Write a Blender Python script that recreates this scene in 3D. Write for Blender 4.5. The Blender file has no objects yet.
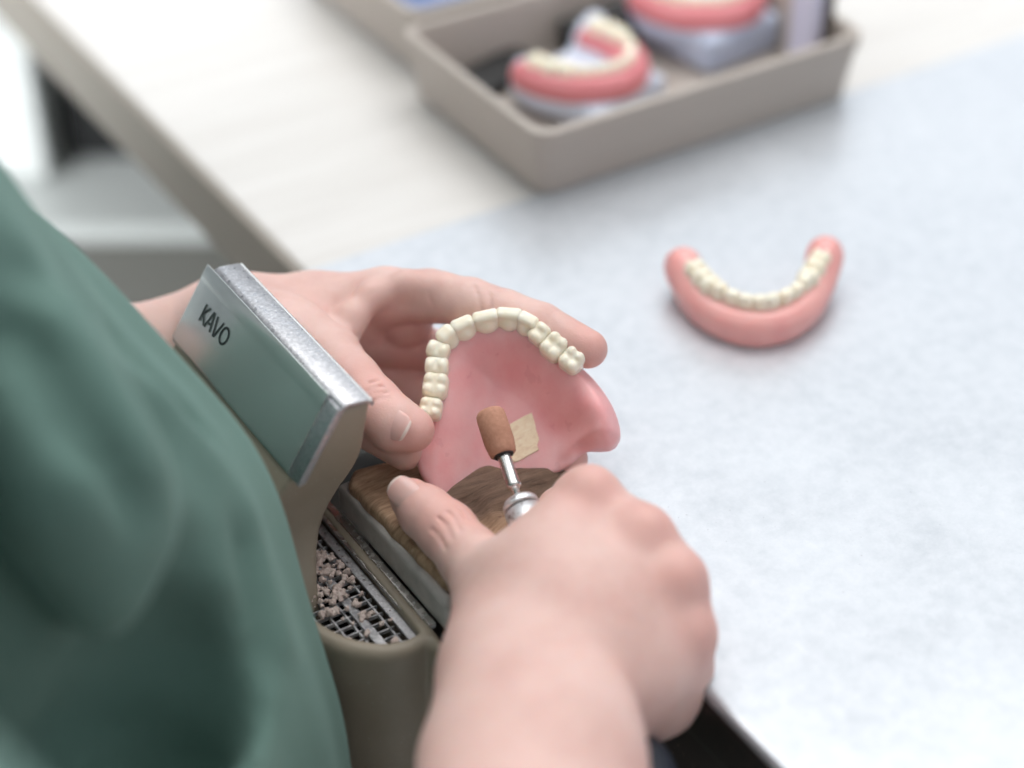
import bpy, math, random
import numpy as np
from mathutils import Vector, Matrix
random.seed(4); RNG = np.random.RandomState(7)

# ------------------------------------------------------------------ measured camera station
# All lengths in centimetres until a mesh is written; the desk front edge is the line x=0, the
# desk top is z=0, +x goes into the desk, +y along its edge.  Written meshes: metres, desk 0.75 m high.
F_PX = 2050.0; TH = math.radians(36.5); HC = 42.7
U = np.array([.8461, .5330]); W = np.array([-.5330, .8461]); O2 = np.array([-.24, 52.1])
CAM = np.array([(-O2) @ U, (-O2) @ W, HC])
DESK = 75.0
def K(px, py, zc):
    xc = (px-512)/F_PX*zc; yc = (384-py)/F_PX*zc
    gy = zc*math.cos(TH)+yc*math.sin(TH); z = HC-zc*math.sin(TH)+yc*math.cos(TH)
    g = np.array([xc, gy])-O2
    return np.array([g @ U, g @ W, z])
def Z(px, py, z):
    v = (384-py)/F_PX
    return K(px, py, (HC-z)/(math.sin(TH)-v*math.cos(TH)))
def cvec(r, up, back):                       # direction given as right / up / towards the viewer
    g = np.array([r, up*math.sin(TH)-back*math.cos(TH)])
    return np.array([g @ U, g @ W, up*math.cos(TH)+back*math.sin(TH)])
def nrm(v): v = np.asarray(v, float); return v/np.linalg.norm(v)
def V3(p): return Vector((p[0]*.01, p[1]*.01, (p[2]+DESK)*.01))

# ------------------------------------------------------------------ objects
SC = bpy.context.scene; COL = SC.collection
def link(name, me, mat=None, parent=None, smooth=True, kind=None):
    o = bpy.data.objects.new(name, me); COL.objects.link(o)
    if mat is not None:
        me.materials.clear(); me.materials.append(mat)
    if smooth and len(me.polygons): me.polygons.foreach_set('use_smooth', [True]*len(me.polygons))
    if parent is not None:
        o.parent = parent; o.matrix_parent_inverse = parent.matrix_world.inverted()
    if kind: o['kind'] = kind
    return o
def tag(o, label, cat, group=None, kind=None):
    o['label'] = label; o['category'] = cat
    if group: o['group'] = group
    if kind: o['kind'] = kind
    return o
def empty(name, p, label, cat, group=None):
    o = bpy.data.objects.new(name, None); COL.objects.link(o); o.empty_display_size = .02
    o.location = V3(p); o.matrix_world = Matrix.Translation(V3(p))
    return tag(o, label, cat, group)
def mesh_np(name, v, f):
    v = np.asarray(v, float)*.01; v[:, 2] += DESK*.01
    me = bpy.data.meshes.new(name); me.from_pydata(v.tolist(), [], [list(map(int, q)) for q in f]); me.update()
    return me
def mesh_fast(name, v, q):
    v = np.asarray(v, np.float32)*.01; v[:, 2] += DESK*.01
    me = bpy.data.meshes.new(name)
    me.vertices.add(len(v)); me.vertices.foreach_set('co', v.ravel())
    me.loops.add(q.size); me.loops.foreach_set('vertex_index', q.astype(np.int32).ravel())
    me.polygons.add(len(q)); me.polygons.foreach_set('loop_start', np.arange(0, q.size, 4, dtype=np.int32))
    me.update(calc_edges=True); me.validate()
    return me

# ------------------------------------------------------------------ distance-field modelling
def axis(*segs):                              # (start, stop, step) runs joined into one coordinate list
    out = []
    for a, b, s in segs: out += list(np.arange(a, b-1e-6, s))
    out.append(segs[-1][1]); return np.array(out, np.float32)
class Field:
    def __init__(s, xs, ys, zs):
        s.a = [np.asarray(t, np.float32) for t in (xs, ys, zs)]
        s.F = np.full([len(t) for t in s.a], 4.0, np.float32)
    def sub(s, lo, hi):
        sl = []; co = []
        for i in range(3):
            a = np.searchsorted(s.a[i], lo[i]); b = np.searchsorted(s.a[i], hi[i])
            if b <= a: return None, None
            sl.append(slice(a, b)); sh = [1, 1, 1]; sh[i] = -1
            co.append(s.a[i][a:b].reshape(sh))
        return tuple(sl), co
    def put(s, d, sl, k, op):
        A = s.F[sl]
        if op == 'cut': d = -d; A2 = np.maximum(A, d); k_ = k
        else: A2 = np.minimum(A, d); k_ = k
        if k_ > 0:
            h = np.maximum(k_-np.abs(A-d), 0)/k_
            A2 = A2 + (h*h*k_*.25 if op == 'cut' else -h*h*k_*.25)
        s.F[sl] = A2
    def fn(s, f, lo, hi, k=0, op='add'):
        sl, c = s.sub(lo, hi)
        if sl: s.put(np.broadcast_to(f(*c), s.F[sl].shape).astype(np.float32), sl, k, op)
    def cap(s, a, b, r1, r2=None, k=.3, op='add', n=None, fl=1.0, m=.5):
        r2 = r1 if r2 is None else r2
        a = np.asarray(a, float); b = np.asarray(b, float); R = max(r1, r2)+k+m
        sl, c = s.sub(np.minimum(a, b)-R, np.maximum(a, b)+R)
        if not sl: return
        ba = b-a; L = max(ba @ ba, 1e-9)
        px, py, pz = c[0]-a[0], c[1]-a[1], c[2]-a[2]
        t = np.clip((px*ba[0]+py*ba[1]+pz*ba[2])/L, 0, 1)
        qx, qy, qz = px-t*ba[0], py-t*ba[1], pz-t*ba[2]
        d2 = qx*qx+qy*qy+qz*qz
        if n is not None:
            n = nrm(n); q = qx*n[0]+qy*n[1]+qz*n[2]; d2 = d2+(fl*fl-1)*q*q
        s.put((np.sqrt(d2)-(r1+(r2-r1)*t)).astype(np.float32), sl, k, op)
    def chain(s, pts, rs, k=.25, op='add', n=None, fl=1.0):
        for i in range(len(pts)-1): s.cap(pts[i], pts[i+1], rs[i], rs[i+1], k, op, n, fl)
    def ell(s, c0, R, r, k=.3, op='add'):      # R: rows are the ellipsoid's axes
        R = np.asarray(R, float); r = np.asarray(r, float); m = r.max()+k+.5
        sl, c = s.sub(np.asarray(c0)-m, np.asarray(c0)+m)
        if not sl: return
        p = [c[i]-c0[i] for i in range(3)]
        l = [(p[0]*R[j][0]+p[1]*R[j][1]+p[2]*R[j][2])/r[j] for j in range(3)]
        k0 = np.sqrt(l[0]**2+l[1]**2+l[2]**2); k1 = np.sqrt((l[0]/r[0])**2+(l[1]/r[1])**2+(l[2]/r[2])**2)+1e-6
        s.put((k0*(k0-1)/k1).astype(np.float32), sl, k, op)
    def box(s, c0, R, h, rad, k=.1, op='add'):
        R = np.asarray(R, float); h = np.asarray(h, float); m = np.linalg.norm(h)+k+.5
        sl, c = s.sub(np.asarray(c0)-m, np.asarray(c0)+m)
        if not sl: return
        p = [c[i]-c0[i] for i in range(3)]
        q = [np.abs(p[0]*R[j][0]+p[1]*R[j][1]+p[2]*R[j][2])-(h[j]-rad) for j in range(3)]
        o = np.sqrt(np.maximum(q[0], 0)**2+np.maximum(q[1], 0)**2+np.maximum(q[2], 0)**2)
        d = o+np.minimum(np.maximum(np.maximum(q[0], q[1]), q[2]), 0)-rad
        s.put(d.astype(np.float32), sl, k, op)
    def mesh(s, name, relax=1):
        F = s.F.copy()
        for ax in range(3):                    # close whatever reaches the border
            i0 = [slice(None)]*3; i0[ax] = 0; F[tuple(i0)] = np.maximum(F[tuple(i0)], .05)
            i0[ax] = -1; F[tuple(i0)] = np.maximum(F[tuple(i0)], .05)
        S = F < 0; nx, ny, nz = F.shape
        cnt = np.zeros((nx-1, ny-1, nz-1), np.int8)
        offs = [(i, j, k) for i in (0, 1) for j in (0, 1) for k in (0, 1)]
        for (i, j, k) in offs: cnt += S[i:nx-1+i, j:ny-1+j, k:nz-1+k]
        act = (cnt > 0) & (cnt < 8); idx = np.argwhere(act); n = len(idx)
        ids = np.full(act.shape, -1, np.int64); ids[act] = np.arange(n)
        cv = np.stack([F[idx[:, 0]+i, idx[:, 1]+j, idx[:, 2]+k] for (i, j, k) in offs], 1)
        cp = np.stack([np.stack([s.a[0][idx[:, 0]+i], s.a[1][idx[:, 1]+j], s.a[2][idx[:, 2]+k]], 1) for (i, j, k) in offs], 1)
        acc = np.zeros((n, 3)); w = np.zeros(n)
        for e in range(8):
            for g in range(e+1, 8):
                if sum(abs(offs[e][q]-offs[g][q]) for q in range(3)) != 1: continue
                a, b = cv[:, e], cv[:, g]; mk = (a < 0) != (b < 0)
                t = np.where(mk, a/np.where(mk, a-b, 1), 0)
                acc += np.where(mk[:, None], cp[:, e]+(cp[:, g]-cp[:, e])*t[:, None], 0); w += mk
        v = acc/np.maximum(w, 1)[:, None]
        qs = []
        for ax in range(3):
            sl0 = [slice(1, -1)]*3; sl0[ax] = slice(0, -1); sl1 = [slice(1, -1)]*3; sl1[ax] = slice(1, None)
            a, b = S[tuple(sl0)], S[tuple(sl1)]
            for pos in (True, False):
                e = np.argwhere((a & ~b) if pos else (~a & b))
                if not len(e): continue
                e = e+1; e[:, ax] -= 1
                u_, v_ = (ax+1) % 3, (ax+2) % 3
                c4 = []
                for (du, dv) in ((-1, -1), (0, -1), (0, 0), (-1, 0)):
                    t = e.copy(); t[:, u_] += du; t[:, v_] += dv; c4.append(ids[t[:, 0], t[:, 1], t[:, 2]])
                if not pos: c4 = c4[::-1]
                qs.append(np.stack(c4, 1))
        q = np.concatenate(qs); q = q[(q >= 0).all(1)]
        for _ in range(relax):                 # one light smoothing pass along the quad edges
            sm = np.zeros_like(v); dg = np.zeros(n)
            for i in range(4):
                a, b = q[:, i], q[:, (i+1) % 4]
                for c in range(3):
                    sm[:, c] += np.bincount(a, v[b, c], n)+np.bincount(b, v[a, c], n)
                dg += np.bincount(a, minlength=n)+np.bincount(b, minlength=n)
            v = np.where(dg[:, None] > 0, .5*v+.5*sm/np.maximum(dg, 1)[:, None], v)
        return mesh_fast(name, v, q)
def small(c, R, step):
    c = np.asarray(c, float); R = np.ones(3)*R
    return Field(*[axis((c[i]-R[i], c[i]+R[i], step)) for i in range(3)])
EYE = np.eye(3)
def smoothstep(a, b, x): t = np.clip((x-a)/(b-a), 0, 1); return t*t*(3-2*t)
def poly_sd(poly, x, y):                       # signed distance to a closed outline, negative inside
    x, y = np.broadcast_arrays(x, y); d = np.full(x.shape, 1e9); s = np.ones(x.shape)
    n = len(poly)
    for i in range(n):
        x1, y1 = poly[i]; x0, y0 = poly[i-1]
        ex, ey = x0-x1, y0-y1; wx, wy = x-x1, y-y1
        t = np.clip((wx*ex+wy*ey)/(ex*ex+ey*ey), 0, 1)
        d = np.minimum(d, (wx-ex*t)**2+(wy-ey*t)**2)
        c1 = y >= y1; c2 = y < y0; c3 = ex*wy > ey*wx
        s = np.where((c1 & c2 & c3) | (~c1 & ~c2 & ~c3), -s, s)
    return s*np.sqrt(d)
def line_d(pts, x, y):
    d = 1e9
    for (a, b) in zip(pts[:-1], pts[1:]):
        ex, ey = b[0]-a[0], b[1]-a[1]
        t = np.clip(((x-a[0])*ex+(y-a[1])*ey)/(ex*ex+ey*ey), 0, 1)
        d = np.minimum(d, np.hypot(x-a[0]-t*ex, y-a[1]-t*ey))
    return d
def smooth_curve(pts, n=8, closed=False):
    P = [np.asarray(p, float) for p in pts]; out = []; m = len(P)
    for i in range(m if closed else m-1):
        g = (lambda j: P[j % m]) if closed else (lambda j: P[min(max(j, 0), m-1)])
        p0, p1, p2, p3 = g(i-1), g(i), g(i+1), g(i+2)
        for t in np.linspace(0, 1, n, endpoint=False):
            out.append(.5*(2*p1+(p2-p0)*t+(2*p0-5*p1+4*p2-p3)*t*t+(3*p1-p0-3*p2+p3)*t**3))
    if not closed: out.append(P[-1])
    return out

# ------------------------------------------------------------------ plain mesh pieces (cm)
class MB:
    def __init__(s): s.v = []; s.f = []
    def add(s, v, f): n = len(s.v); s.v += [tuple(p) for p in v]; s.f += [[i+n for i in q] for q in f]; return s
    def box(s, c, h, R=EYE):
        R = np.asarray(R); c = np.asarray(c, float)
        v = [c+R[0]*h[0]*i+R[1]*h[1]*j+R[2]*h[2]*k for i in (-1, 1) for j in (-1, 1) for k in (-1, 1)]
        return s.add(v, [(0, 1, 3, 2), (4, 6, 7, 5), (0, 4, 5, 1), (2, 3, 7, 6), (0, 2, 6, 4), (1, 5, 7, 3)])
    def lathe(s, prof, a, d, n=40):            # prof: (distance along d from a, radius)
        d = nrm(d); t = nrm(np.cross(d, [.3, .2, 1])); b = np.cross(d, t); v = []; f = []
        for (l, r) in prof:
            for i in range(n):
                g = 2*math.pi*i/n; v.append(a+d*l+(t*math.cos(g)+b*math.sin(g))*r)
        for j in range(len(prof)-1):
            for i in range(n): f.append((j*n+i, j*n+(i+1) % n, (j+1)*n+(i+1) % n, (j+1)*n+i))
        f.append(tuple(range(n))[::-1]); f.append(tuple((len(prof)-1)*n+i for i in range(n)))
        return s.add(v, f)
    def build(s, name, mat, parent=None, bevel=0, smooth=False, seg=3):
        me = mesh_np(name, s.v, s.f)
        o = link(name, me, mat, parent, smooth)
        if bevel:
            m = o.modifiers.new('b', 'BEVEL'); m.width = bevel*.01; m.segments = seg; m.limit_method = 'ANGLE'; m.angle_limit = .6
            me.polygons.foreach_set('use_smooth', [True]*len(me.polygons))
            m2 = o.modifiers.new('w', 'WEIGHTED_NORMAL'); m2.keep_sharp = True
        return o

# ------------------------------------------------------------------ materials
class Mat:
    def __init__(s, name, col=(.5, .5, .5), rough=.5, metal=0, **kw):
        s.m = bpy.data.materials.new(name); s.m.use_nodes = True; s.t = s.m.node_tree; s.N = s.t.nodes; s.L = s.t.links
        s.b = s.N['Principled BSDF']; s.b.inputs['Base Color'].default_value = (*col, 1)
        s.b.inputs['Roughness'].default_value = rough; s.b.inputs['Metallic'].default_value = metal
        for k, v in kw.items(): s.b.inputs[k.replace('_', ' ')].default_value = v
        s.tc = s.N.new('ShaderNodeTexCoord')
    def n(s, t, **kw):
        o = s.N.new(t)
        for k, v in kw.items():
            if hasattr(o, k): setattr(o, k, v)
            else: o.inputs[k].default_value = v
        return o
    def coords(s, scale=(1, 1, 1), rot=(0, 0, 0)):
        mp = s.n('ShaderNodeMapping'); mp.inputs['Scale'].default_value = scale; mp.inputs['Rotation'].default_value = rot
        s.L.new(s.tc.outputs['Object'], mp.inputs['Vector']); return mp.outputs['Vector']
    def noise(s, scale, detail=4, rough=.5, vec=None, dist=0):
        o = s.n('ShaderNodeTexNoise'); o.inputs['Scale'].default_value = scale; o.inputs['Detail'].default_value = detail
        o.inputs['Roughness'].default_value = rough; o.inputs['Distortion'].default_value = dist
        s.L.new(vec if vec is not None else s.tc.outputs['Object'], o.inputs['Vector']); return o.outputs['Fac']
    def ramp(s, fac, stops):
        o = s.n('ShaderNodeValToRGB'); e = o.color_ramp.elements
        e[0].position, e[0].color = stops[0][0], (*stops[0][1], 1); e[1].position, e[1].color = stops[-1][0], (*stops[-1][1], 1)
        for p, c in stops[1:-1]: q = e.new(p); q.color = (*c, 1)
        s.L.new(fac, o.inputs['Fac']); return o.outputs['Color']
    def mix(s, fac, a, b, mode='MIX'):
        o = s.n('ShaderNodeMix', data_type='RGBA', blend_type=mode)
        for sock, v in ((o.inputs[0], fac), (o.inputs[6], a), (o.inputs[7], b)):
            if isinstance(v, (tuple, float, int)): sock.default_value = v if not isinstance(v, tuple) else (*v, 1)
            else: s.L.new(v, sock)
        return o.outputs[2]
    def math(s, op, a, b=0):
        o = s.n('ShaderNodeMath', operation=op)
        for i, v in enumerate((a, b)):
            if isinstance(v, (float, int)): o.inputs[i].default_value = v
            else: s.L.new(v, o.inputs[i])
        return o.outputs[0]
    def col(s, c): s.L.new(c, s.b.inputs['Base Color'])
    def rough(s, c): s.L.new(c, s.b.inputs['Roughness'])
    def bump(s, h, strength=.3, dist=.001):
        o = s.n('ShaderNodeBump'); o.inputs['Strength'].default_value = strength; o.inputs['Distance'].default_value = dist
        s.L.new(h, o.inputs['Height']); s.L.new(o.outputs[0], s.b.inputs['Normal'])
    def sss(s, w, rad, scale=.01):
        s.b.inputs['Subsurface Weight'].default_value = w; s.b.inputs['Subsurface Radius'].default_value = rad
        s.b.inputs['Subsurface Scale'].default_value = scale
def near_mask(M, pts, r0, r1):                 # soft spots around places on the thing itself (knuckles, tips)
    out = None; geo = M.n('ShaderNodeNewGeometry')
    for p in pts:
        d = M.n('ShaderNodeVectorMath', operation='DISTANCE'); M.L.new(geo.outputs['Position'], d.inputs[0])
        d.inputs[1].default_value = V3(p)
        mr = M.n('ShaderNodeMapRange', interpolation_type='SMOOTHSTEP')
        mr.inputs[1].default_value = r1*.01; mr.inputs[2].default_value = r0*.01; mr.inputs[3].default_value = 0; mr.inputs[4].default_value = 1
        M.L.new(d.outputs['Value'], mr.inputs[0])
        out = mr.outputs[0] if out is None else M.math('MAXIMUM', out, mr.outputs[0])
    return out

# skin
SK = Mat('skin', (.74, .47, .41), .48)
RED = [K(645, 530, 59.5), K(684, 578, 59), K(700, 632, 58.8), K(590, 485, 60), K(372, 395, 65), K(445, 520, 62.5), K(412, 500, 63.5),
       K(425, 432, 64), K(595, 352, 66), K(385, 320, 69), K(410, 350, 70), K(572, 460, 67)]
n1 = SK.noise(45, 4, .6); n2 = SK.noise(420, 3, .6)
base = SK.ramp(n1, [(.3, (.66, .41, .365)), (.5, (.73, .49, .44)), (.7, (.765, .54, .49))])
base = SK.mix(SK.math('MULTIPLY', near_mask(SK, RED, .4, 1.9), .4), base, (.72, .30, .26))
base = SK.mix(SK.math('MULTIPLY', n2, .22), base, (.66, .33, .28))
SK.col(base); SK.sss(.22, (1.0, .38, .22), .005); SK.b.inputs['Specular IOR Level'].default_value = .4
vor = SK.n('ShaderNodeTexVoronoi', feature='DISTANCE_TO_EDGE'); vor.inputs['Scale'].default_value = 900
SK.L.new(SK.tc.outputs['Object'], vor.inputs['Vector'])
SK.bump(SK.math('ADD', SK.math('MULTIPLY', vor.outputs['Distance'], .5), SK.math('MULTIPLY', SK.noise(250, 5, .7), 1.0)), .35, .0004)
SK = SK.m
NL = Mat('nail', (.74, .44, .40), .28); NL.sss(.3, (1, .4, .3), .003)
NL.bump(NL.noise(300, 2), .1, .0002); NL = NL.m
NT = Mat('nail_edge', (.82, .66, .60), .35).m

GM = Mat('denture_acrylic', (.80, .34, .34), .33)
g1 = GM.noise(90, 3, .5)
c = GM.ramp(g1, [(.3, (.80, .36, .37)), (.7, (.86, .46, .46))])
c = GM.mix(GM.math('MULTIPLY', GM.ramp(GM.noise(1400, 2, .6, GM.coords((1, 1, .4))), [(.55, (0, 0, 0)), (.72, (1, 1, 1))]), .12), c, (.75, .2, .2))
GM.col(c); GM.sss(.4, (1.0, .35, .3), .008); GM.bump(GM.noise(260, 4, .6), .12, .0006)
GM.rough(GM.ramp(GM.noise(130, 4), [(.35, (.26,)*3), (.7, (.5,)*3)])); GM = GM.m
GL = Mat('denture_acrylic_gloss', (.80, .33, .31), .22); GL.sss(.3, (1, .35, .3), .006)
GL.col(GL.ramp(GL.noise(70, 3), [(.3, (.78, .34, .32)), (.7, (.85, .44, .41))])); GL = GL.m
GT = Mat('deep_pink_acrylic', (.74, .24, .26), .3).m
TT = Mat('tooth_enamel', (.88, .80, .64), .24); TT.sss(.35, (1, .8, .6), .004)
TT.col(TT.ramp(TT.noise(180, 3), [(.3, (.90, .80, .63)), (.7, (.95, .88, .74))])); TT = TT.m
PT = Mat('ground_patch', (.86, .70, .50), .75)
PT.col(PT.ramp(PT.noise(200, 6, .7, PT.coords((1, 3, 1), (0, 0, .5)), 1.5), [(.3, (.74, .54, .38)), (.5, (.86, .70, .50)), (.75, (.93, .82, .64))]))
PT.bump(PT.noise(500, 4), .3, .0004); PT = PT.m
ST = Mat('grinding_stone', (.48, .22, .13), .8)
ST.col(ST.ramp(ST.noise(700, 5, .7), [(.3, (.43, .20, .125)), (.7, (.56, .29, .20))])); ST.bump(ST.noise(1500, 4), .35, .0003); ST = ST.m
SD = Mat('stone_dark', (.30, .13, .07), .85).m
SS = Mat('polished_steel', (.62, .61, .60), .2, 1); SS.rough(SS.ramp(SS.noise(300, 4), [(.3, (.15,)*3), (.7, (.35,)*3)])); SS = SS.m
HP = Mat('handpiece_collar', (.72, .72, .74), .3, .6)
HP.col(HP.ramp(HP.noise(260, 5, .7), [(.35, (.20, .14, .12)), (.47, (.78, .78, .80)), (.8, (.86, .86, .88))])); HP = HP.m
HD = Mat('handpiece_body', (.03, .035, .05), .45).m
PU = Mat('shield_metal', (.50, .57, .55), .24, .8)
PU.col(PU.ramp(PU.noise(45, 2, .5), [(.3, (.54, .57, .56)), (.7, (.58, .61, .60))])); PU = PU.m
DM = Mat('dusty_metal', (.5, .5, .52), .35, .9)
DM.col(DM.ramp(DM.noise(900, 5, .75), [(.35, (.34, .34, .36)), (.58, (.50, .50, .52)), (.74, (.85, .84, .84))]))
DM.rough(DM.ramp(DM.noise(600, 4), [(.3, (.22,)*3), (.7, (.6,)*3)])); DM = DM.m
BD = Mat('taupe_plastic', (.27, .225, .165), .5)
sp = BD.ramp(BD.noise(1300, 1), [(.76, (0, 0, 0)), (.80, (1, 1, 1))])
BD.col(BD.mix(sp, BD.ramp(BD.noise(40, 4), [(.3, (.29, .245, .185)), (.7, (.33, .28, .22))]), (.6, .57, .52))); BD.bump(BD.noise(900, 3), .12, .0003); BD = BD.m
DK = Mat('dark_plastic', (.035, .033, .03), .45)
DK.col(DK.mix(DK.ramp(DK.noise(500, 2), [(.72, (0, 0, 0)), (.78, (1, 1, 1))]), (.032, .029, .027), (.2, .18, .16))); DK = DK.m
LT = Mat('plate_lettering', (.03, .04, .04), .5).m
GR = Mat('grille_wire', (.42, .41, .42), .45, .3)
GR.col(GR.ramp(GR.noise(400, 4), [(.35, (.28, .28, .30)), (.62, (.66, .65, .66))])); GR = GR.m
DU = Mat('acrylic_dust', (.72, .58, .52), .95)
DU.col(DU.ramp(DU.noise(500, 4), [(.3, (.62, .47, .42)), (.7, (.84, .72, .66))])); DU.bump(DU.noise(1500, 4), .6, .0008); DU = DU.m
WD = Mat('worn_wood', (.42, .30, .19), .75)
wv = WD.noise(55, 8, .75, WD.coords((1.2, 9, 3), (0, 0, .08)), 1.2)
wb = WD.noise(60, 5, .6)
wc = WD.ramp(wv, [(.3, (.19, .10, .06)), (.46, (.43, .27, .17)), (.62, (.57, .38, .25)), (.8, (.72, .56, .43))])
burn = near_mask(WD, [K(492, 492, 66), K(520, 488, 66.5), K(548, 483, 67), K(472, 492, 65.5), K(575, 470, 67.5), K(535, 500, 66)], .7, 1.7)
WD.col(WD.mix(WD.math('MULTIPLY', burn, .93), wc, WD.ramp(wv, [(.3, (.05, .03, .02)), (.7, (.21, .13, .09))])))
WD.bump(wv, .7, .0012); WD = WD.m
PL = Mat('clear_grey_plastic', (.48, .46, .45), .32, Alpha=.8)
PL.col(PL.ramp(PL.noise(120, 5, .6), [(.3, (.44, .41, .39)), (.7, (.66, .62, .59))])); PL = PL.m
TR = Mat('tray_plastic', (.44, .385, .345), .42); TR.bump(TR.noise(500, 3), .06, .0003); TR = TR.m
PB = Mat('blue_plaster', (.52, .58, .74), .8); PB.col(PB.ramp(PB.noise(90, 5), [(.3, (.47, .53, .70)), (.7, (.62, .67, .80))])); PB.bump(PB.noise(300, 5), .4, .0008); PB = PB.m
WP = Mat('white_plaster', (.62, .66, .77), .8); WP.bump(WP.noise(300, 5), .4, .0008); WP = WP.m
LN = Mat('blue_liner', (.14, .20, .38), .7).m
BK = Mat('black_plastic', (.012, .012, .013), .5).m
CR = Mat('cream_paper', (.74, .68, .62), .8).m
SG = Mat('scrub_cotton', (.085, .165, .14), .88)
fab = SG.noise(900, 3, .6); SG.col(SG.ramp(SG.noise(30, 5, .6), [(.3, (.085, .155, .132)), (.7, (.112, .195, .168))]))
wvx = SG.n('ShaderNodeTexWave', wave_type='BANDS', bands_direction='DIAGONAL'); wvx.inputs['Scale'].default_value = 420; wvx.inputs['Distortion'].default_value = 1
SG.L.new(SG.tc.outputs['Object'], wvx.inputs['Vector'])
SG.bump(SG.math('ADD', fab, wvx.outputs['Fac']), .15, .0005)
SG.b.inputs['Sheen Weight'].default_value = .25; SG.b.inputs['Sheen Tint'].default_value = (.5, .75, .68, 1); SG = SG.m
NV = Mat('navy_cloth', (.03, .04, .065), .9).m
# desk
LM = Mat('desk_laminate', (.66, .62, .57), .42)
LM.col(LM.ramp(LM.noise(9, 6, .6, LM.coords((1, 14, 1), (0, 0, .05))), [(.3, (.64, .615, .59)), (.7, (.72, .70, .68))])); LM = LM.m
EB = Mat('desk_edge_band', (.27, .24, .205), .5).m
ME = Mat('zinc_sheet', (.66, .69, .74), .3, .38)
m1 = ME.noise(22, 8, .7, None, .4); m2 = ME.noise(170, 6, .75)
mc = ME.mix(ME.ramp(m2, [(.3, (0,)*3), (.75, (1,)*3)]), ME.ramp(m1, [(.3, (.48, .51, .55)), (.7, (.555, .585, .625))]), (.64, .66, .70))
ds = ME.ramp(ME.noise(700, 2, .5), [(.735, (0,)*3), (.77, (1,)*3)])
ME.col(ME.mix(ME.math('MULTIPLY', ds, .5), mc, (.25, .25, .28)))
ME.rough(ME.ramp(m1, [(.3, (.27,)*3), (.7, (.42,)*3)])); ME.bump(ME.noise(120, 6, .7), .025, .0006); ME = ME.m
BE = Mat('black_desk_trim', (.018, .014, .013), .35)
BE.col(BE.mix(BE.ramp(BE.noise(600, 3), [(.66, (0,)*3), (.74, (1,)*3)]), (.016, .012, .011), (.16, .11, .10))); BE = BE.m
FL = Mat('floor_lino', (.5, .5, .49), .25)
FL.col(FL.ramp(FL.noise(6, 6), [(.3, (.52, .53, .52)), (.7, (.58, .59, .58))])); FL = FL.m
CW = Mat('white_lacquer', (.82, .84, .83), .3).m
WL = Mat('wall_paint', (.8, .8, .79), .8).m

# ================================================================== the setting
o = MB().box((60, 60, -76), (290, 290, 1)).build('floor', FL); o['kind'] = 'structure'

for nm, c, h in (('wall_left', (-230, 60, 60), (5, 330, 136)), ('ceiling', (60, 60, 201), (290, 290, 5))):
    o = MB().box(c, h).build(nm, WL); o['kind'] = 'structure'
desk = empty('work_desk', (40, 20, -75), 'pale wood laminate bench with taupe front edge under the zinc sheet', 'desk')
MB().box((45.25, 32.25, -1.55), (44.75, 92.75, 1.45)).build('desk_top', LM, desk, .15)
MB().box((.28, 70, -1.55), (.22, 55, 1.46)).build('edge_band', EB, desk, .1)
MB().box((.2, -23.05, -1.2), (.35, 37.6, .95)).build('front_rail', BE, desk, .15)
MB().box((.9, -23, -7.4), (.5, 37.5, 4.6)).build('drawer_front', BE, desk, .2)
MB().box((45, -58, -39), (40, 1.8, 36)).build('side_panel', LM, desk, .1)
MB().box((72, 122, -39), (14, 1.8, 36)).build('side_panel', LM, desk, .1)
# zinc sheet lying on the right-hand run of the bench, its front lip folded down over the edge
rows = [(-.06, -.28), (-.1, .0), (-.04, .09), (.08, .12), (70, .12)]
v = []; f = []
ys = (-60, 14.62)
for (x, z) in rows:
    for y in ys: v.append((x, y, z))
for i in range(len(rows)-1): f.append((2*i, 2*i+1, 2*i+3, 2*i+2))
mb = MB().add(v, f); sh = mb.build('zinc_sheet', ME)
md = sh.modifiers.new('s', 'SOLIDIFY'); md.thickness = .0007; md.offset = 0
tag(sh, 'scratched bluish grey zinc sheet covering the bench top in front of the tray', 'metal sheet')

# far cabinet and the dark box beside it, both standing on the floor beyond the bench end
def frame_at(p, ang):
    c, s = math.cos(ang), math.sin(ang); return np.array([[c, s, 0], [-s, c, 0], [0, 0, 1]])
ang = math.atan2(-.5330, .8461)              # the cabinet row is turned away from the bench
R = frame_at(None, ang)
pc = Z(60, 185, -75)
cab = empty('storage_cabinet', pc, 'white cabinet standing on the floor beyond the far end of the bench', 'cabinet')
c0 = pc-R[0]*48+R[1]*26
MB().box(c0+np.array([0, 0, 44]), (47, 25, 39), R).build('body', CW, cab, .4)
MB().box(c0-R[1]*.0+np.array([0, 0, 2.4]), (45, 24, 2.4), R).build('plinth', CW, cab)
for i in range(3):
    MB().box(c0-R[1]*25.8+np.array([0, 0, 17.5+25*i]), (46, .8, 11.6), R).build('drawer', CW, cab, .25)
pl_ = Z(60, 226, -16)
low = empty('pedestal', pl_+np.array([0, 0, -59]), 'low pedestal with white top and dark grey front under the far end of the bench', 'cabinet')
cl_ = pl_-R[0]*8+R[1]*30
MB().box(cl_+np.array([0, 0, -.6]), (38, 30, .6), R).build('pedestal_top', Mat('pedestal_white', (.55, .57, .56), .35).m, low, .3)
MB().box(cl_+np.array([0, 0, -30.1]), (37, 29.4, 28.9), R).build('body', Mat('grey_front', (.13, .128, .115), .5).m, low, .3)
MB().box(cl_-R[1]*29.3+np.array([0, 0, -24]), (12, .5, .5), R).build('handle', Mat('grey_handle', (.2, .2, .19), .4).m, low, .2)
pb = Z(67, 160, -16); cb = pb+R[0]*10+R[1]*6
MB_ = MB().box(cb+np.array([0, 0, 5.6]), (10, 6, 5.5), R)
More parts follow.
